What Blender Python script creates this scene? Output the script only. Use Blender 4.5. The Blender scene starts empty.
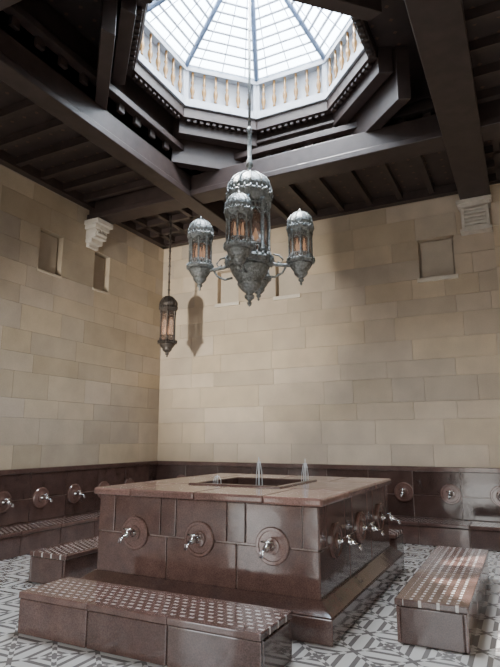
import bpy, math, random
from mathutils import Matrix, Vector
random.seed(7)
sc = bpy.context.scene
pi = math.pi

# ------------------------------------------------------------ materials
def new_mat(name):
    m = bpy.data.materials.new(name); m.use_nodes = True
    nt = m.node_tree
    return m, nt, nt.nodes["Principled BSDF"]
def N(nt, t, **kw):
    n = nt.nodes.new(t)
    for k, v in kw.items(): setattr(n, k, v)
    return n
def math_n(nt, op, a, b=None, c=None):
    n = nt.nodes.new("ShaderNodeMath"); n.operation = op
    for i, v in enumerate((a, b, c)):
        if v is None: continue
        if isinstance(v, (int, float)): n.inputs[i].default_value = v
        else: nt.links.new(v, n.inputs[i])
    return n.outputs[0]
def mix(nt, fac, a, b, mode='MIX'):
    n = nt.nodes.new("ShaderNodeMix"); n.data_type = 'RGBA'; n.blend_type = mode
    if isinstance(fac, (int, float)): n.inputs[0].default_value = fac
    else: nt.links.new(fac, n.inputs[0])
    for i, v in ((6, a), (7, b)):
        if isinstance(v, tuple): n.inputs[i].default_value = (*v[:3], 1)
        else: nt.links.new(v, n.inputs[i])
    return n.outputs[2]
def noise(nt, scale, detail=4, coord=None):
    n = nt.nodes.new("ShaderNodeTexNoise"); n.inputs["Scale"].default_value = scale
    n.inputs["Detail"].default_value = detail
    if coord is not None: nt.links.new(coord, n.inputs["Vector"])
    return n.outputs["Fac"]
def ramp(nt, fac, c0, c1, p0=0.3, p1=0.7):
    r = nt.nodes.new("ShaderNodeValToRGB")
    r.color_ramp.elements[0].color = (*c0, 1); r.color_ramp.elements[0].position = p0
    r.color_ramp.elements[1].color = (*c1, 1); r.color_ramp.elements[1].position = p1
    nt.links.new(fac, r.inputs[0]); return r.outputs[0]
def objco(nt):
    return nt.nodes.new("ShaderNodeTexCoord").outputs["Object"]

def mat_sand():
    m, nt, b = new_mat("sandstone")
    a = N(nt, "ShaderNodeAttribute"); a.attribute_name = "Col"
    co = objco(nt)
    c = ramp(nt, noise(nt, 2.2, 6, co), (0.86, 0.85, 0.84), (1.06, 1.05, 1.04))
    c2 = ramp(nt, noise(nt, 60, 3, co), (0.95, 0.95, 0.95), (1.04, 1.04, 1.04))
    x = mix(nt, 1.0, a.outputs["Color"], c, 'MULTIPLY'); x = mix(nt, 1.0, x, c2, 'MULTIPLY')
    nt.links.new(x, b.inputs["Base Color"]); b.inputs["Roughness"].default_value = 0.7
    bp = N(nt, "ShaderNodeBump"); bp.inputs["Strength"].default_value = 0.12; bp.inputs["Distance"].default_value = 0.01
    nt.links.new(noise(nt, 40, 5, co), bp.inputs["Height"]); nt.links.new(bp.outputs[0], b.inputs["Normal"])
    return m
def mat_granite(name="brown_granite", top=False):
    m, nt, b = new_mat(name)
    a = N(nt, "ShaderNodeAttribute"); a.attribute_name = "Col"
    co = objco(nt)
    c = ramp(nt, noise(nt, 7, 8, co), (0.84, 0.82, 0.82), (1.18, 1.16, 1.16))
    c2 = ramp(nt, noise(nt, 110, 2, co), (0.70, 0.68, 0.68), (1.35, 1.38, 1.4))
    x = mix(nt, 1.0, a.outputs["Color"], c, 'MULTIPLY'); x = mix(nt, 1.0, x, c2, 'MULTIPLY')
    if top:
        sp = N(nt, "ShaderNodeSeparateXYZ"); nt.links.new(co, sp.inputs[0])
        px = math_n(nt, 'DIVIDE', sp.outputs[0], 0.08)
        py = math_n(nt, 'DIVIDE', sp.outputs[1], 0.07)
        row = math_n(nt, 'FLOOR', py)
        odd = math_n(nt, 'MULTIPLY', math_n(nt, 'ABSOLUTE', math_n(nt, 'MODULO', row, 2)), 0.5)
        fx = math_n(nt, 'FRACT', math_n(nt, 'ADD', px, math_n(nt, 'ADD', odd, 50)))
        fy = math_n(nt, 'FRACT', math_n(nt, 'ADD', py, 50))
        k = math_n(nt, 'MULTIPLY', math_n(nt, 'LESS_THAN', fx, 0.50), math_n(nt, 'LESS_THAN', fy, 0.34))
        band = math_n(nt, 'LESS_THAN', math_n(nt, 'ABSOLUTE', sp.outputs[1]), 0.215)
        k = math_n(nt, 'MULTIPLY', k, band)
        x = mix(nt, k, x, (0.46, 0.43, 0.41))
    nt.links.new(x, b.inputs["Base Color"])
    r = N(nt, "ShaderNodeMapRange"); r.inputs[3].default_value = 0.05; r.inputs[4].default_value = 0.16
    nt.links.new(noise(nt, 6, 4, co), r.inputs[0]); nt.links.new(r.outputs[0], b.inputs["Roughness"])
    bp = N(nt, "ShaderNodeBump"); bp.inputs["Strength"].default_value = 0.10; bp.inputs["Distance"].default_value = 0.02
    nt.links.new(noise(nt, 5, 2, co), bp.inputs["Height"]); nt.links.new(bp.outputs[0], b.inputs["Normal"])
    b.inputs["Specular IOR Level"].default_value = 1.0
    return m
def simple(name, col, rough=0.5, metal=0.0, nscale=20, var=0.2, bump=0.0):
    m, nt, b = new_mat(name); co = objco(nt)
    c = ramp(nt, noise(nt, nscale, 4, co), tuple(v*(1-var) for v in col), tuple(v*(1+var) for v in col))
    nt.links.new(c, b.inputs["Base Color"]); b.inputs["Roughness"].default_value = rough; b.inputs["Metallic"].default_value = metal
    if bump:
        bp = N(nt, "ShaderNodeBump"); bp.inputs["Strength"].default_value = bump; bp.inputs["Distance"].default_value = 0.01
        v = N(nt, "ShaderNodeTexVoronoi"); v.inputs["Scale"].default_value = 55; nt.links.new(co, v.inputs["Vector"])
        nt.links.new(v.outputs[0], bp.inputs["Height"]); nt.links.new(bp.outputs[0], b.inputs["Normal"])
    return m
def mat_floor():
    m, nt, b = new_mat("mosaic_floor"); co = objco(nt)
    sp = N(nt, "ShaderNodeSeparateXYZ"); nt.links.new(co, sp.inputs[0])
    def cell(v, s):
        f = math_n(nt, 'FRACT', math_n(nt, 'ADD', math_n(nt, 'DIVIDE', v, s), 100))
        return math_n(nt, 'ABSOLUTE', math_n(nt, 'SUBTRACT', f, 0.5))
    cx, cy = cell(sp.outputs[0], 0.44), cell(sp.outputs[1], 0.44)
    mx = math_n(nt, 'MAXIMUM', cx, cy)
    ring = math_n(nt, 'GREATER_THAN', math_n(nt, 'FRACT', math_n(nt, 'MULTIPLY', mx, 5.0)), 0.55)
    d = math_n(nt, 'ABSOLUTE', math_n(nt, 'SUBTRACT', cx, cy))
    brk = math_n(nt, 'LESS_THAN', d, 0.06)
    k = math_n(nt, 'ABSOLUTE', math_n(nt, 'SUBTRACT', ring, brk))
    c = mix(nt, k, (0.50, 0.485, 0.465), (0.14, 0.132, 0.128))
    nt.links.new(c, b.inputs["Base Color"]); b.inputs["Roughness"].default_value = 0.08
    return m
def mat_ceiling():
    m, nt, b = new_mat("painted_wood_ceiling"); co = objco(nt)
    sp = N(nt, "ShaderNodeSeparateXYZ"); nt.links.new(co, sp.inputs[0])
    def cell(v, s):
        f = math_n(nt, 'FRACT', math_n(nt, 'ADD', math_n(nt, 'DIVIDE', v, s), 100))
        return math_n(nt, 'ABSOLUTE', math_n(nt, 'SUBTRACT', f, 0.5))
    dd = math_n(nt, 'ADD', cell(sp.outputs[0], 0.24), cell(sp.outputs[1], 0.24))
    k = math_n(nt, 'LESS_THAN', dd, 0.13)
    base = ramp(nt, noise(nt, 5, 5, co), (0.036, 0.025, 0.023), (0.054, 0.038, 0.034))
    nt.links.new(mix(nt, k, base, (0.12, 0.07, 0.045)), b.inputs["Base Color"])
    b.inputs["Roughness"].default_value = 0.5
    return m
def mat_glass(name, col, alpha):
    m, nt, b = new_mat(name)
    c = ramp(nt, noise(nt, 12, 3, objco(nt)), tuple(v*.8 for v in col), col)
    nt.links.new(c, b.inputs["Base Color"])
    b.inputs["Roughness"].default_value = 0.08; b.inputs["Alpha"].default_value = alpha
    return m
def mat_emit(name, col, s):
    m, nt, b = new_mat(name); b.inputs["Base Color"].default_value = (*col, 1)
    b.inputs["Emission Color"].default_value = (*col, 1); b.inputs["Emission Strength"].default_value = s
    return m

SAND = mat_sand(); GRAN = mat_granite(); GTOP = mat_granite("granite_mosaic_top", True)
FLOOR = mat_floor(); CEIL = mat_ceiling()
WOOD = simple("dark_wood", (0.044, 0.030, 0.027), 0.45, 0, 6, 0.22)
WHITE = simple("painted_white", (0.46, 0.50, 0.56), 0.5, 0, 8, 0.06)
STEELBL = simple("skylight_bars", (0.14, 0.20, 0.31), 0.5, 0.0, 8, 0.1)
GOLD = simple("gilded", (0.26, 0.14, 0.04), 0.4, 0.2, 10, 0.15)
PEWTER = simple("pewter", (0.25, 0.263, 0.258), 0.45, 0.6, 30, 0.4, 0.6)
BRONZE = simple("dark_bronze", (0.09, 0.075, 0.065), 0.45, 0.6, 30, 0.3, 0.4)
CHROME = simple("chrome", (0.75, 0.75, 0.76), 0.15, 1.0, 5, 0.05)
GLASS = mat_glass("lantern_glass", (0.46, 0.28, 0.20), 0.5)
AMBER = mat_emit("lamp_bulb", (1.0, 0.60, 0.36), 0.45)
PLAST = simple("plaster_corbel", (0.66, 0.61, 0.54), 0.7, 0, 10, 0.1)

# ------------------------------------------------------------ builder
class B:
    def __init__(s):
        s.v = []; s.f = []; s.m = []; s.c = []; s.sm = []; s.M = Matrix.Identity(4)
    def add(s, vs, fs, mat=0, col=(1, 1, 1), smooth=False):
        o = len(s.v)
        s.v += [tuple(s.M @ Vector(v)) for v in vs]
        for f in fs:
            s.f.append([i+o for i in f]); s.m.append(mat); s.c.append(col); s.sm.append(smooth)
    def box(s, x0, x1, y0, y1, z0, z1, mat=0, col=(1, 1, 1)):
        s.add([(x0,y0,z0),(x1,y0,z0),(x1,y1,z0),(x0,y1,z0),(x0,y0,z1),(x1,y0,z1),(x1,y1,z1),(x0,y1,z1)],
              [(0,3,2,1),(4,5,6,7),(0,1,5,4),(1,2,6,5),(2,3,7,6),(3,0,4,7)], mat, col)
    def frust(s, r0, z0, r1, z1, mat=0, col=(1,1,1)):
        a, b, c, d = r0; e, f, g, h = r1
        s.add([(a,c,z0),(b,c,z0),(b,d,z0),(a,d,z0),(e,g,z1),(f,g,z1),(f,h,z1),(e,h,z1)],
              [(0,3,2,1),(4,5,6,7),(0,1,5,4),(1,2,6,5),(2,3,7,6),(3,0,4,7)], mat, col)
    def lathe(s, prof, segs=16, c=(0,0,0), mat=0, col=(1,1,1), phase=0.0, smooth=True):
        vs = []; fs = []; n = len(prof)
        for r, z in prof:
            for k in range(segs):
                a = phase + 2*pi*k/segs
                vs.append((c[0]+r*math.cos(a), c[1]+r*math.sin(a), c[2]+z))
        for i in range(n-1):
            for k in range(segs):
                k2 = (k+1) % segs
                fs.append((i*segs+k, i*segs+k2, (i+1)*segs+k2, (i+1)*segs+k))
        fs.append(tuple(range(segs))[::-1]); fs.append(tuple((n-1)*segs+k for k in range(segs)))
        s.add(vs, fs, mat, col, smooth)
    def tube(s, pts, r, segs=8, mat=0, col=(1,1,1), smooth=True):
        pts = [Vector(p) for p in pts]; vs = []; fs = []
        rs = r if isinstance(r, (list, tuple)) else [r]*len(pts)
        for i, p in enumerate(pts):
            d = (pts[min(i+1, len(pts)-1)] - pts[max(i-1, 0)]).normalized()
            up = Vector((0,0,1)) if abs(d.z) < .95 else Vector((1,0,0))
            a = d.cross(up).normalized(); b = a.cross(d)
            for k in range(segs):
                t = 2*pi*k/segs
                vs.append(tuple(p + a*rs[i]*math.cos(t) + b*rs[i]*math.sin(t)))
        for i in range(len(pts)-1):
            for k in range(segs):
                k2 = (k+1) % segs
                fs.append((i*segs+k, (i+1)*segs+k, (i+1)*segs+k2, i*segs+k2))
        fs.append(tuple(range(segs))); fs.append(tuple((len(pts)-1)*segs+k for k in range(segs))[::-1])
        s.add(vs, fs, mat, col, smooth)
    def make(s, name, mats, parent=None, bevel=0, loc=None, rotz=0):
        me = bpy.data.meshes.new(name); me.from_pydata(s.v, [], s.f)
        for m in mats: me.materials.append(m)
        ca = me.color_attributes.new("Col", 'FLOAT_COLOR', 'CORNER')
        for p in me.polygons:
            p.material_index = s.m[p.index]; p.use_smooth = s.sm[p.index]
            for li in p.loop_indices: ca.data[li].color = (*s.c[p.index], 1)
        ob = bpy.data.objects.new(name, me); sc.collection.objects.link(ob)
        if loc: ob.location = loc
        ob.rotation_euler[2] = rotz
        if parent: ob.parent = parent
        if bevel:
            md = ob.modifiers.new("bevel", 'BEVEL'); md.width = bevel; md.segments = 2; md.limit_method = 'ANGLE'
        return ob
def empty(name, loc=(0,0,0)):
    e = bpy.data.objects.new(name, None); e.location = loc; sc.collection.objects.link(e); e.empty_display_size = .2
    return e
def gcol(l=1.0):
    k = random.uniform(.80, 1.24)*l
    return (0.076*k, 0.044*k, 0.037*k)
GROUT = (0.22, 0.165, 0.145)

# ------------------------------------------------------------ room
XL, XR, YB, YF, H = -7.03, 1.7, 9.6, -2.0, 6.0
DH = 1.14; TH = 0.15
CHS = [.36, .42, .30, .42, .30, .36, .42, .30, .36, .36, .36, .42, .30, .36]
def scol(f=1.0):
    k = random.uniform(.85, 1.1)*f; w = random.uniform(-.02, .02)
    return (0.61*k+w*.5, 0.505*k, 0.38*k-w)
def block_wall(name, u0, u1, niches, tf, shade=1.0):
    b = B()
    b.box(*tf(u0, u1, 0, H, TH, TH+.25), col=(0.50, 0.43, 0.34))
    b.box(*tf(u0, u1, 0, DH-.0, 0.02, TH), col=(0.4, .35, .3))
    z = DH; row = 0
    while z < H-.01:
        z1 = min(z+CHS[row], H)
        segs = [(u0, u1)]
        for (a, c, n0, n1) in niches:
            if z >= n0-.01 and z1 <= n1+.01:
                ns = []
                for (s0, s1) in segs:
                    if c <= s0 or a >= s1: ns.append((s0, s1))
                    else:
                        if a > s0: ns.append((s0, a))
                        if c < s1: ns.append((c, s1))
                segs = ns
        for (s0, s1) in segs:
            x = s0; first = True
            while x < s1-.001:
                w = random.choice((.55, .7, .85, 1.0, 1.15, 1.35))
                if first: w *= random.uniform(.4, 1)
                first = False
                xe = x+w
                if s1-xe < .3: xe = s1
                g = .002
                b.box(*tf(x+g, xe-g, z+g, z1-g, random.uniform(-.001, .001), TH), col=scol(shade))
                x = xe
        z = z1; row += 1
    return b.make(name, [SAND])
NZ0, NZ1 = DH+3.24, DH+3.24+.72
nb = [(-5.6, -5.1, NZ0, NZ1), (-4.25, -3.75, NZ0, NZ1), (-1.45, -.85, NZ0, NZ1)]
nl = [(6.12, 6.62, NZ0, NZ1), (7.42, 7.84, NZ0, NZ1), (3.4, 3.9, NZ0, NZ1)]
block_wall("wall_back", XL, XR, nb, lambda a, c, z0, z1, d0, d1: (a, c, YB+d0, YB+d1, z0, z1))
block_wall("wall_left", YF, YB+.4, nl, lambda a, c, z0, z1, d0, d1: (XL-d1, XL-d0, a, c, z0, z1), .80)  # block colours darkened: this wall's weaker light is put into the stone tone
block_wall("wall_right", YF, YB+.4, [], lambda a, c, z0, z1, d0, d1: (XR+d0, XR+d1, a, c, z0, z1))
# unseen front wall; courtyard openings behind the viewer added for reflections in the stone
b = B(); ops = [(-6.2, -4.9), (-4.2, -2.9), (-2.2, -.9), (-.2, 1.1)]
px = XL-.4
for (a, c) in ops+[(XR+.4, 0)]:
    z = 0
    while z < H-.01:
        z1 = min(z+.38, H)
        if z1 <= 4.2: b.box(px, a, YF-.4, YF, z+.002, z1-.002, col=scol())
        z = z1
    px = c
b.box(XL-.4, XR+.4, YF-.4, YF, 4.18, H, col=scol())
b.make("wall_front", [SAND])
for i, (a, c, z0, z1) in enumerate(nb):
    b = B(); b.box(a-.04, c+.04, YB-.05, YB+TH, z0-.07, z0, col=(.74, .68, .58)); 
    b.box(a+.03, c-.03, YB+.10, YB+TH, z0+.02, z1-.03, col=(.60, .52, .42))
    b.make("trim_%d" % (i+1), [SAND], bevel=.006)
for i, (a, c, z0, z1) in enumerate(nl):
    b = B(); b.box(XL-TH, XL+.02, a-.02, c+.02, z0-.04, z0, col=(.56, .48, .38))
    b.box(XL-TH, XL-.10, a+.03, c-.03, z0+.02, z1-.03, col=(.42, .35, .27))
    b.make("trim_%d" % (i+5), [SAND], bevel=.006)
b = B(); z = DH
for hh in CHS:
    z1 = min(z+hh, H)
    if z1 > z: b.box(-.2, .62, YB-.12, YB-.003, z+.003, z1-.003, col=tuple(1.14*v for v in scol()))
    z = z1
b.make("trim_9", [SAND])
b = B(); b.box(XL-.4, XR+.4, YF-.4, YB+.4, -.1, 0); b.make("floor", [FLOOR])

def dado(name, u0, u1, tf):
    b = B()
    b.box(*tf(u0, u1, 0, DH-.06, 0, .05), col=GROUT)
    u = u0
    while u < u1-.01:
        ue = min(u+.75, u1); g = .006
        for (za, zb) in ((.33, .68), (.68, DH-.07)):
            b.box(*tf(u+g, ue-g, za+g, zb-g, .04, .065), col=gcol(.9))
        u = ue
    b.box(*tf(u0, u1, DH-.07, DH, 0, .09), col=gcol(1.4))
    return b.make(name, [GRAN], bevel=.005)
dado("baseboard_back", XL+.02, XR, lambda a, c, z0, z1, d0, d1: (a, c, YB-d1, YB-d0, z0, z1))
dado("baseboard_left", YF, YB-.09, lambda a, c, z0, z1, d0, d1: (XL+d0, XL+d1, a, c, z0, z1))
dado("baseboard_right", YF, YB-.09, lambda a, c, z0, z1, d0, d1: (XR-d1, XR-d0, a, c, z0, z1))

# ------------------------------------------------------------ benches
def bench(name, cx, cy, L, W, Hh, rotz, pw=.75):
    b = B(); g = .005; x0, x1, y0, y1 = -L/2, L/2, -W/2, W/2
    b.box(x0+.02, x1-.02, y0+.02, y1-.02, 0, Hh-.05, col=GROUT)
    n = max(1, round(L/pw)); xs = [x0+L*i/n for i in range(n+1)]
    for i in range(n):
        for (ya, yb) in ((y0, y0+.03), (y1-.03, y1)):
            b.box(xs[i]+g, xs[i+1]-g, ya, yb, .002, Hh-.055, col=gcol(1.2))
        b.box(xs[i]+g*.4, xs[i+1]-g*.4, y0-.012, y1+.012, Hh-.05, Hh, mat=1, col=gcol(1.3))
    for (xa, xb) in ((x0, x0+.03), (x1-.03, x1)):
        b.box(xa-.001, xb+.001, y0+.032, y1-.032, .002, Hh-.055, col=gcol(1.2))
    return b.make(name, [GRAN, GTOP], bevel=.008, loc=(cx, cy, 0), rotz=rotz)
FX, FY = -2.86, 5.82
bench("stone_bench", (-3.95-1.68)/2, 3.78, 2.27, .54, .33, 0)
bench("stone_bench", (-3.95-1.68)/2, 7.95, 2.27, .5, .33, 0)
bench("stone_bench", -.79, 5.95, 2.45, .54, .33, pi/2)
bench("stone_bench", -4.93, 5.95, 2.45, .54, .33, pi/2)
bench("wall_ledge_bench", (XL+.66+XR)/2, YB-.36, XR-XL-1.4, .55, .33, 0)
bench("wall_ledge_bench", XL+.36, 3.8, 11.0, .55, .33, pi/2)

# ------------------------------------------------------------ taps
def tap_into(b, px, py, pz, ang, dm=0, cm=1, col=None, R=.16):
    base = b.M.copy()
    M = Matrix.Translation((px, py, pz)) @ Matrix.Rotation(ang, 4, 'Z') @ Matrix.Rotation(pi/2, 4, 'Y')
    b.M = base @ M
    c = col or gcol(1.8)
    b.lathe([(R, -.02), (R, .018), (R-.008, .026), (R-.03, .026), (R-.035, .018), (R*.45, .018), (R*.42, .03), (R*.2, .034)], 32, mat=dm, col=c, smooth=False)
    b.lathe([(.036, .03), (.038, .04), (.02, .05), (.018, .10), (.03, .11), (.032, .14), (.024, .155), (.014, .165)], 14, mat=cm)
    b.tube([(0, 0, .12), (.003, 0, .18), (.02, 0, .225), (.06, 0, .235)], [.017, .017, .016, .018], 10, mat=cm)
    b.tube([(-.02, 0, .125), (-.045, 0, .125)], .009, 8, mat=cm)
    b.tube([(-.05, -.055, .12), (-.05, 0, .13), (-.05, .055, .12)], [.008, .012, .008], 8, mat=cm)
    b.M = base
for i in range(11):
    y = 9.3-.1-.72*(i+.8)
    b = B(); tap_into(b, XL+.065, y, .68, 0); b.make("wall_tap", [GRAN, CHROME])
for i in range(11):
    x = -6.35+.74*i+.0
    if x > XR-.3: break
    b = B(); tap_into(b, x, YB-.065, .72, -pi/2); b.make("wall_tap", [GRAN, CHROME])

# ------------------------------------------------------------ fountain
fo = empty("ablution_fountain", (FX, FY, 0))
x0, x1, y0, y1 = -1.18, 1.23, -1.28, 1.28
ZB, ZM, ZT = .28, .67, 1.03
OP = .52
b = B()
b.box(x0+.02, x1-.02, y0+.02, -OP, ZB-.02, ZT, col=GROUT); b.box(x0+.02, x1-.02, OP, y1-.02, ZB-.02, ZT, col=GROUT)
b.box(x0+.02, -OP, -OP, OP, ZB-.02, ZT, col=GROUT); b.box(OP, x1-.02, -OP, OP, ZB-.02, ZT, col=GROUT)
b.box(-OP, OP, -OP, OP, ZB, .7, col=gcol(.6))
g = .007
up = [x0, -.97, -.40, -.22, .34, .53, 1.08, x1]; lo = [x0, -.32, .44, x1]
upy = [-1.28, -1.1, -.55, -.30, .28, .52, 1.08, 1.28]; loy = [-1.28, -.42, .40, 1.28]
def panels(js, z0, z1, face):
    for a, c in zip(js[:-1], js[1:]):
        if face == 'f': b.box(a+g, c-g, y0, y0+.04, z0+g, z1-g, col=gcol(1.25))
        if face == 'b': b.box(a+g, c-g, y1-.04, y1, z0+g, z1-g, col=gcol(1.25))
        if face == 'r': b.box(x1-.04, x1, a+g, c-g, z0+g, z1-g, col=gcol(1.25))
        if face == 'l': b.box(x0, x0+.04, a+g, c-g, z0+g, z1-g, col=gcol(1.25))
for fc, u_, l_ in (('f', up, lo), ('b', up, lo), ('r', upy, loy), ('l', upy, loy)):
    panels(u_, ZM, ZT, fc); panels(l_, ZB, ZM, fc)
b.make("body", [GRAN], fo, bevel=.006)
b = B()
b.frust((x0-.14, x1+.14, y0-.14, y1+.14), .20, (x0-.01, x1+.01, y0-.01, y1+.01), .29, col=gcol(1.2))
b.box(x0-.14, x1+.14, y0-.14, y1+.14, .0, .197, col=gcol(1.1))
b.make("plinth", [GRAN], fo, bevel=.01)
b = B(); O = .05; q = .0015
xs = [x0-O, -.75, .0, .72, x1+O]
for a, c in zip(xs[:-1], xs[1:]):
    b.box(a+q, c-q, y0-O, -OP-q, ZT, 1.10, col=gcol(2.5)); b.box(a+q, c-q, OP+q, y1+O, ZT, 1.10, col=gcol(2.5))  # cap coloured lighter than the panels, its reflected sheen put into the tone
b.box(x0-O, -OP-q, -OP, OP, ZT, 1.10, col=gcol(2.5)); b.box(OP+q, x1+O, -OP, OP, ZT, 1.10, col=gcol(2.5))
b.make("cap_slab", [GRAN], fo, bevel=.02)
b = B()
for (a, c, d, e) in ((-OP, OP, -OP-.04, -OP+.03), (-OP, OP, OP-.03, OP+.04), (-OP-.04, -OP+.03, -OP-.04, OP+.04), (OP-.03, OP+.04, -OP-.04, OP+.04)):
    b.box(a, c, d, e, 1.0, 1.115, col=gcol(1.3))
b.make("basin_rim", [GRAN], fo, bevel=.012)
b = B(); b.box(-OP+.01, OP-.01, -OP+.01, OP-.01, .7, 1.0); b.make("water", [simple("basin_water", (.05, .06, .06), .05, 0, 5, .1)], fo)
b = B()
for (jx, jy, jh) in ((-.05, .2, .28), (.46, .42, .26), (-.42, -.15, .08)):
    b.tube([(jx, jy, 1.0), (jx, jy, 1.1+jh*.6), (jx, jy, 1.1+jh)], [.010, .008, .005], 8)
    for k in range(7):
        a = k*2*pi/7; rr = random.uniform(.025, .05)
        b.tube([(jx, jy, 1.1+jh*.8), (jx+rr*.5*math.cos(a), jy+rr*.5*math.sin(a), 1.1+jh*.8), (jx+rr*math.cos(a), jy+rr*math.sin(a), 1.1+jh*.3), (jx+rr*1.25*math.cos(a), jy+rr*1.25*math.sin(a), 1.0)], [.004, .004, .003, .003], 5)
b.make("water_jets", [mat_glass("water_spray", (.92, .96, 1.0), .8)], fo)
b = B()
for t in (-.70, .05, .8):
    tap_into(b, t*1.0, y0, .68, -pi/2)
    tap_into(b, t, y1, .68, pi/2)
for t in (-.85, -.02, .81):
    tap_into(b, x1, t, .69, 0); tap_into(b, x0, t, .69, pi)
b.make("taps", [GRAN, CHROME], fo)

# ------------------------------------------------------------ ceiling
CX, CY = -2.95, 5.85
bx0, bx1, by0, by1 = -4.75, -.62, 2.9, 7.5
BW = .19
b = B()
T = .25
b.box(XL-.4, bx0, YF-.4, YB+.4, H, H+T); b.box(bx1, XR+.4, YF-.4, YB+.4, H, H+T)
b.box(bx0, bx1, YF-.4, by0, H, H+T); b.box(bx0, bx1, by1, YB+.4, H, H+T)
ZS = 6.8; R8 = 1.6
def oct_(R): return [(CX+R*math.cos(pi/8+k*pi/4), CY+R*math.sin(pi/8+k*pi/4)) for k in range(8)]
o = oct_(R8); sq = [(bx1, by1), (bx0, by1), (bx0, by0), (bx1, by0)]
for z in (ZS, ZS+.12):
    vs = [(x, y, z) for x, y in o] + [(x, y, z) for x, y in sq]
    fs = [(0, 1, 8), (1, 2, 9, 8), (2, 3, 9), (3, 4, 10, 9), (4, 5, 10), (5, 6, 11, 10), (6, 7, 11), (7, 0, 8, 11)]
    b.add(vs, fs)
b.make("ceiling", [CEIL])
b = B(); ZBm = 5.6
b.box(bx0-BW, bx0, YF, YB, ZBm+.02, ZS+.12); b.box(bx0-BW-.06, bx0+.04, YF, YB, ZBm, ZBm+.1)
b.box(bx1, bx1+BW*2, YF, YB, ZBm+.02, ZS+.12); b.box(bx1-.05, bx1+BW*2+.05, YF, YB, ZBm, ZBm+.1)
b.box(XL, XR, by1-.3, by1-.002, ZBm+.06, H+.02); b.box(XL, XR, by1-.35, by1+.05, ZBm+.03, ZBm+.13)
b.box(XL, XR, by1, by1+.1, H+.001, ZS+.12)
b.box(XL, XR, by0-BW*2, by0, ZBm+.06, ZS+.12); b.box(XL, XR, by0-BW*2-.05, by0+.05, ZBm+.03, ZBm+.13)
b.make("ceiling_beams", [WOOD], bevel=.012)
b = B()
x = XL+.35
while x < XR:
    b.box(x, x+.09, by1+.1, YB, H-.12, H-.001); x += .55
for yy in range(0, 24):
    y = YF+.4+yy*.5
    if not (by0-.5 < y < by0+.05) and not (by1-.4 < y < by1+.1) and y < YB-.1:
        b.box(XL, bx0-BW, y, y+.09, H-.12, H-.001); b.box(bx1+.4, XR, y, y+.09, H-.12, H-.001)
b.box(XL, XR, YB-.14, YB, H-.16, H-.002); b.box(XL, XL+.14, YF, YB, H-.16, H-.002)
b.make("ceiling_joists", [WOOD])
b = B()
for k in range(8):
    b.M = Matrix.Translation((CX, CY, 0)) @ Matrix.Rotation(k*pi/4, 4, 'Z')
    ap = R8*math.cos(pi/8)
    def seg(a0, a1, z0, z1):
        t = math.tan(pi/8)
        b.add([(a0, -a0*t, z0), (a1, -a1*t, z0), (a1, a1*t, z0), (a0, a0*t, z0), (a0, -a0*t, z1), (a1, -a1*t, z1), (a1, a1*t, z1), (a0, a0*t, z1)],
              [(0,3,2,1),(4,5,6,7),(0,1,5,4),(1,2,6,5),(2,3,7,6),(3,0,4,7)])
    seg(ap+.0, ap+.12, 6.62, 6.799)
    if k % 2: 
        seg(ap+.12, ap+.30, 6.40, 6.799); seg(ap+.34, ap+.5, 6.0, 6.799)
    for j in range(-5, 6):
        b.box(ap+.03, ap+.10, j*.105-.03, j*.105+.03, 6.57, 6.62)
b.M = Matrix.Identity(4)
b.box(bx0, bx1, by1-.14, by1, 6.22, 6.32); b.box(bx0, bx1, by1-.07, by1, 6.45, 6.5)
b.box(bx0, bx0+.14, by0, by1, 6.22, 6.32); b.box(bx1-.14, bx1, by0, by1, 6.22, 6.32)
x = bx0+.2
while x < bx1-.1:
    b.box(x, x+.12, by1-.06, by1, 6.1, 6.22); x += .36
y = by0+.2
while y < by1-.1:
    b.box(bx0, bx0+.06, y, y+.12, 6.1, 6.22); b.box(bx1-.06, bx1, y, y+.12, 6.1, 6.22); y += .36
b.make("skylight_frame", [WOOD], bevel=.008)

# skylight
sk = empty("skylight_lantern", (CX, CY, 0))
b = B(); gb = B(); rb = B()
ap = R8*math.cos(pi/8); t8 = math.tan(pi/8); Z1 = 7.5; ZA = 8.6
for k in range(8):
    Mk = Matrix.Rotation(k*pi/4, 4, 'Z'); b.M = Mk; gb.M = Mk; rb.M = Mk
    def seg2(bb, a0, a1, z0, z1, mat=0):
        bb.add([(a0, -a0*t8, z0), (a1, -a1*t8, z0), (a1, a1*t8, z0), (a0, a0*t8, z0), (a0, -a0*t8, z1), (a1, -a1*t8, z1), (a1, a1*t8, z1), (a0, a0*t8, z1)],
              [(0,3,2,1),(4,5,6,7),(0,1,5,4),(1,2,6,5),(2,3,7,6),(3,0,4,7)], mat)
    seg2(b, ap-.04, ap+.12, 6.80, 6.86); seg2(b, ap-.01, ap+.12, 6.86, 6.95)
    seg2(b, ap-.04, ap+.12, Z1-.07, Z1); seg2(b, ap+.07, ap+.12, 6.95, Z1-.07)
    hs = ap*t8
    b.box(ap-.02, ap+.08, -hs-.02, -hs+.06, 6.86, Z1-.02); b.box(ap-.02, ap+.08, hs-.06, hs+.02, 6.86, Z1-.02)
    for j in range(6):
        yy = -hs+.13+(2*hs-.26)*j/5
        gb.lathe([(.016, 6.95), (.027, 6.97), (.016, 7.0), (.038, 7.08), (.038, 7.13), (.015, 7.2), (.028, 7.24), (.015, 7.28), (.02, 7.43)], 8, c=(ap+.0, yy, 0))
    n = 13
    for j in range(n):
        f = (j+.3)/n; a = ap*(1-f); z = Z1+(ZA-Z1)*f
        b.box(a-.02, a+.02, -a*t8, a*t8, z-.006, z+.008, mat=1)
    for s_ in (-.5, 0, .5):
        rb.tube([(ap, s_*2*hs*.66, Z1), (.02, 0, ZA)], .008, 6)
    rb.tube([(ap, hs, Z1), (0, 0, ZA)], .045, 6)
b.M = gb.M = rb.M = Matrix.Identity(4)
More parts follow.
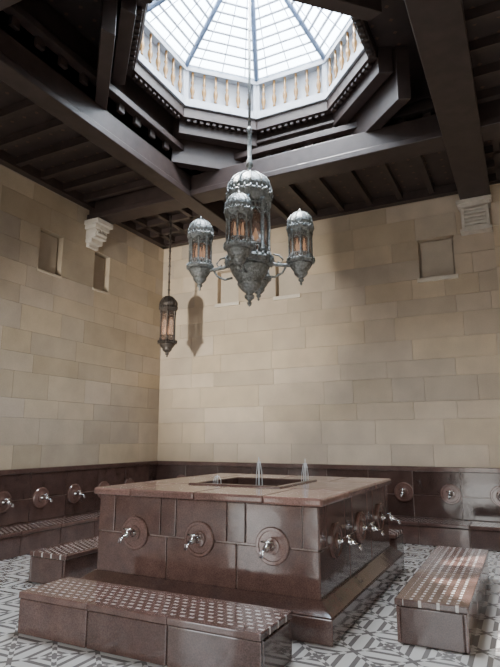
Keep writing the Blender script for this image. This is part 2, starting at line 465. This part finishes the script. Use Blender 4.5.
rb.lathe([(.16, ZA-.12), (.16, ZA), (.05, ZA+.1)], 8)
b.make("drum_and_louvres", [WHITE, WHITE], sk); gb.make("balusters", [GOLD], sk); rb.make("glazing_bars", [STEELBL], sk)

def corbel(px, py, ang, z1=5.6, w=.42, vent=False):
    b = B()
    if vent:
        w = .5; hw = w/2
        b.box(.003, .30, -hw-.03, hw+.03, z1-.06, z1-.002); b.box(.003, .26, -hw, hw, z1-.12, z1-.06)
        b.box(.003, .16, -hw+.03, hw-.03, z1-.50, z1-.12)
        b.box(.16, .20, -hw+.03, -hw+.08, z1-.50, z1-.12); b.box(.16, .20, hw-.08, hw-.03, z1-.50, z1-.12)
        for k in range(6): b.box(.16, .21, -hw+.08, hw-.08, z1-.50+k*.064, z1-.465+k*.064)
        b.box(.003, .22, -hw, hw, z1-.55, z1-.50)
    else:
        for i, (d, z0, zz1, ww) in enumerate(((.34, z1-.09, z1, w), (.27, z1-.17, z1-.09, w*.9), (.24, z1-.34, z1-.17, w*.72), (.15, z1-.42, z1-.34, w*.72), (.08, z1-.5, z1-.42, w*.6))):
            b.box(0.003, d, -ww/2, ww/2, z0, zz1-.002)
        b.tube([(.245, -w*.3, z1-.26), (.245, w*.3, z1-.26)], .035, 8)
        for k in range(5):
            b.box(.24, .262, -w*.3+k*w*.15-.012, -w*.3+k*w*.15+.012, z1-.23, z1-.18)
    b.make("vent_grille" if vent else "stone_corbel", [PLAST], bevel=.006, loc=(px, py, 0), rotz=ang)
corbel(XL, by1-.2, 0); corbel(bx1+BW-.03, YB, -pi/2, vent=True); corbel(bx0-.1, YB, -pi/2, vent=True); corbel(XL, by0-.2, 0)

# ------------------------------------------------------------ lanterns
def lantern(parent, x, y, zb, Ht, W, metal, dome0=.74, body0=.31, sides=8, phase=0, tag=""):
    R = W/2; b = B(); b.M = Matrix.Translation((x, y, zb))
    P = lambda l: [(r*R, z*Ht) for r, z in l]
    s = body0/.31
    b.lathe(P([(.0, 0), (.08, .012*s), (.11, .025*s), (.05, .035*s), (.20, .055*s), (.22, .07*s), (.12, .08*s), (.3, .10*s), (.48, .13*s), (.52, .145*s), (.48, .155*s), (.70, .20*s), (.82, .235*s), (.84, .25*s)]), sides*2)
    b.lathe(P([(.84, .25*s), (1.02, .262*s), (1.08, .285*s), (1.02, .29*s), (.95, .30*s), (.88, .31*s)]), sides, phase=phase, smooth=False)
    d = dome0
    b.lathe(P([(.84, d-.09), (.9, d-.075), (1.0, d-.045), (1.06, d-.02), (1.0, d-.01), (.92, d)]), sides, phase=phase, smooth=False)
    k = (.945-d)
    b.lathe(P([(.88, d-.005), (.92, d+.06*k), (.94, d+.2*k), (.88, d+.42*k), (.74, d+.64*k), (.52, d+.84*k), (.28, d+.96*k), (.1, d+k), (.07, d+k+.008), (.13, .965), (.07, .98), (.04, .99), (.01, 1.0)]), 24)
    for i in range(12):
        a = 2*pi*i/12
        b.tube([(R*rr*math.cos(a), R*rr*math.sin(a), Ht*zz) for rr, zz in ((.93, d+.05*k), (.97, d+.2*k), (.91, d+.42*k), (.77, d+.64*k), (.55, d+.84*k), (.3, d+.97*k))], R*.045, 5)
    nt_ = 24
    for i in range(nt_):
        a = 2*pi*i/nt_
        for (zz, rr) in ((d-.02, .97), (body0-.022*s, 1.0)):
            c0, s0 = math.cos(a)*R*rr, math.sin(a)*R*rr
            b.lathe([(R*.06, zz*Ht), (R*.065, zz*Ht+R*.08), (.001, zz*Ht+R*.2)], 4, c=(c0, s0, 0))
            b.lathe([(.001, zz*Ht-R*.24), (R*.055, zz*Ht-R*.08), (R*.05, zz*Ht)], 4, c=(c0, s0, 0))
    for i in range(sides):
        a = phase+2*pi*i/sides; a2 = phase+2*pi*(i+1)/sides
        p = (R*.82*math.cos(a), R*.82*math.sin(a)); p2 = (R*.82*math.cos(a2), R*.82*math.sin(a2))
        z0_, z1_ = body0*Ht, (d-.07)*Ht
        b.lathe([(R*.12, z0_), (R*.12, z0_+.03*Ht), (R*.075, z0_+.04*Ht), (R*.085, (z0_+z1_)/2), (R*.075, z1_-.05*Ht), (R*.13, z1_-.03*Ht), (R*.13, z1_)], 8, c=(*p, 0))
        for fz in (.16, .8, .9):
            zz = z0_+(z1_-z0_)*fz
            b.tube([(*p, zz), (*p2, zz)], R*.04, 5)
        mx, my = (p[0]+p2[0])/2, (p[1]+p2[1])/2
        za, zc = z0_+(z1_-z0_)*.58, z0_+(z1_-z0_)*.8
        for q_ in (p, p2):
            b.tube([(*q_, za), (q_[0]*.8+mx*.2, q_[1]*.8+my*.2, za+(zc-za)*.55), (mx, my, zc)], R*.04, 5)
        for j in range(1, 4):
            f = j/4
            b.tube([(p[0]*(1-f)+p2[0]*f, p[1]*(1-f)+p2[1]*f, z0_), (p[0]*(1-f)+p2[0]*f, p[1]*(1-f)+p2[1]*f, z0_+(z1_-z0_)*.16)], R*.035, 5)
            b.tube([(p[0]*(1-f)+p2[0]*f, p[1]*(1-f)+p2[1]*f, z0_+(z1_-z0_)*.8), (p[0]*(1-f)+p2[0]*f, p[1]*(1-f)+p2[1]*f, z1_)], R*.035, 5)
    b.make(tag+"frame", [metal], parent)
    gl = B(); gl.M = b.M
    gl.lathe([(R*.75, body0*Ht), (R*.75, (d-.06)*Ht)], sides, phase=phase, smooth=False); gl.make(tag+"glass", [GLASS], parent)
    lb = B(); lb.M = b.M
    zc = (body0+.14)*Ht
    for i in range(3):
        a = i*2*pi/3; lb.lathe([(.01, zc-.05), (R*.10, zc-.03), (R*.12, zc+.02), (R*.05, zc+.09), (.004, zc+.12)], 10, c=(R*.3*math.cos(a), R*.3*math.sin(a), 0))
    lb.make(tag+"bulbs", [AMBER], parent)

ch = empty("lantern_chandelier", (CX, CY, 0))
lantern(ch, 0, 0, 3.21, 1.90, .60, PEWTER, dome0=.80, body0=.34, phase=pi/8, tag="central_")
A0 = math.radians(15.7)
ab = B()
for i in range(4):
    a = A0+i*pi/2; R_ = .65; c_, s_ = math.cos(a), math.sin(a)
    lantern(ch, R_*c_, R_*s_, 3.45, 1.02, .34, PEWTER, dome0=.75, body0=.34, phase=pi/8, tag="side_%d_" % (i+1))
    P = lambda r, z: (r*c_, r*s_, z)
    ab.tube([P(.2, 3.80), P(.34, 3.74), P(.5, 3.72), P(.62, 3.73)], [.03, .024, .022, .028], 8)
    ab.tube([P(.22, 3.60), P(.32, 3.58), P(.42, 3.63), P(.47, 3.72)], .014, 6)
    ab.tube([P(.3, 3.88), P(.38, 3.86), P(.43, 3.80), P(.40, 3.75), P(.36, 3.78)], .012, 6)
ab.tube([(0, 0, 5.08), (0, 0, 8.48)], .02, 8)
ab.lathe([(.02, 5.08), (.05, 5.12), (.035, 5.2), (.028, 5.22), (.028, 5.62), (.04, 5.64), (.018, 5.68)], 10)
ab.make("arms_and_rod", [PEWTER], ch)

hl = empty("hanging_lantern", (-6.0, 8.4, 0))
lantern(hl, 0, 0, 3.12, 1.27, .36, BRONZE, dome0=.78, body0=.25, sides=6, tag="")
b = B(); b.tube([(0, 0, 4.36), (0, 0, 5.99)], .018, 8)
z = 4.45
while z < 5.9:
    b.lathe([(.018, -.02), (.03, 0), (.018, .02)], 8, c=(0, 0, z)); z += .16
b.make("chain", [BRONZE], hl)

# ------------------------------------------------------------ light
w = bpy.data.worlds.new("sky"); sc.world = w; w.use_nodes = True; nt = w.node_tree
bg = nt.nodes["Background"]
tc = N(nt, "ShaderNodeTexCoord"); sp = N(nt, "ShaderNodeSeparateXYZ"); nt.links.new(tc.outputs["Generated"], sp.inputs[0])
r = N(nt, "ShaderNodeValToRGB"); r.color_ramp.elements[0].color = (1, .95, .88, 1); r.color_ramp.elements[1].color = (.55, .78, 1, 1)
nt.links.new(sp.outputs[2], r.inputs[0]); nt.links.new(r.outputs[0], bg.inputs[0])
r2 = N(nt, "ShaderNodeValToRGB"); cr = r2.color_ramp
m01 = N(nt, "ShaderNodeMapRange"); m01.inputs[1].default_value = -1; m01.inputs[2].default_value = 1
nt.links.new(sp.outputs[2], m01.inputs[0]); nt.links.new(m01.outputs[0], r2.inputs[0])
cr.elements[0].position = .47; cr.elements[0].color = (.10, .10, .10, 1)
cr.elements[1].position = .88; cr.elements[1].color = (1, 1, 1, 1)
e = cr.elements.new(.51); e.color = (.30, .30, .30, 1)
e = cr.elements.new(.7); e.color = (.30, .30, .30, 1)
mm = math_n(nt, 'MULTIPLY', r2.outputs[0], 24.0)
nt.links.new(mm, bg.inputs[1])
s = bpy.data.lights.new("sun", 'SUN'); s.energy = 30; s.angle = .02; s.color = (1, .96, .9)
so = bpy.data.objects.new("sun", s); sc.collection.objects.link(so); so.rotation_euler = (0, -math.radians(26), 0)
a = bpy.data.lights.new("skylight_daylight", 'AREA'); a.shape = 'DISK'; a.size = 2.4; a.energy = 1550; a.color = (.98, .98, 1)
ao = bpy.data.objects.new("skylight_daylight", a); sc.collection.objects.link(ao); ao.location = (CX, CY, 8.9)
a = bpy.data.lights.new("lantern_shadow_spot", 'SPOT'); a.energy = 4400; a.spot_size = math.radians(36); a.spot_blend = 1; a.shadow_soft_size = .2; a.color = (1, .95, .85)  # added spot standing in for entrance daylight, casts the hanging lantern's shadow
ao = bpy.data.objects.new("lantern_shadow_spot", a); sc.collection.objects.link(ao); ao.location = (-4.9, -1.0, 1.9)
ao.rotation_euler = (Vector((-5.6, 9.6, 4.0))-ao.location).to_track_quat('-Z', 'Y').to_euler()

# ------------------------------------------------------------ camera
cd = bpy.data.cameras.new("camera"); co = bpy.data.objects.new("camera", cd); sc.collection.objects.link(co)
cd.sensor_width = 36; cd.lens = 540*36/667; cd.clip_start = .05
co.location = (0, 0, 1.6); co.rotation_euler = (math.radians(101), 0, math.radians(26.7))
sc.camera = co
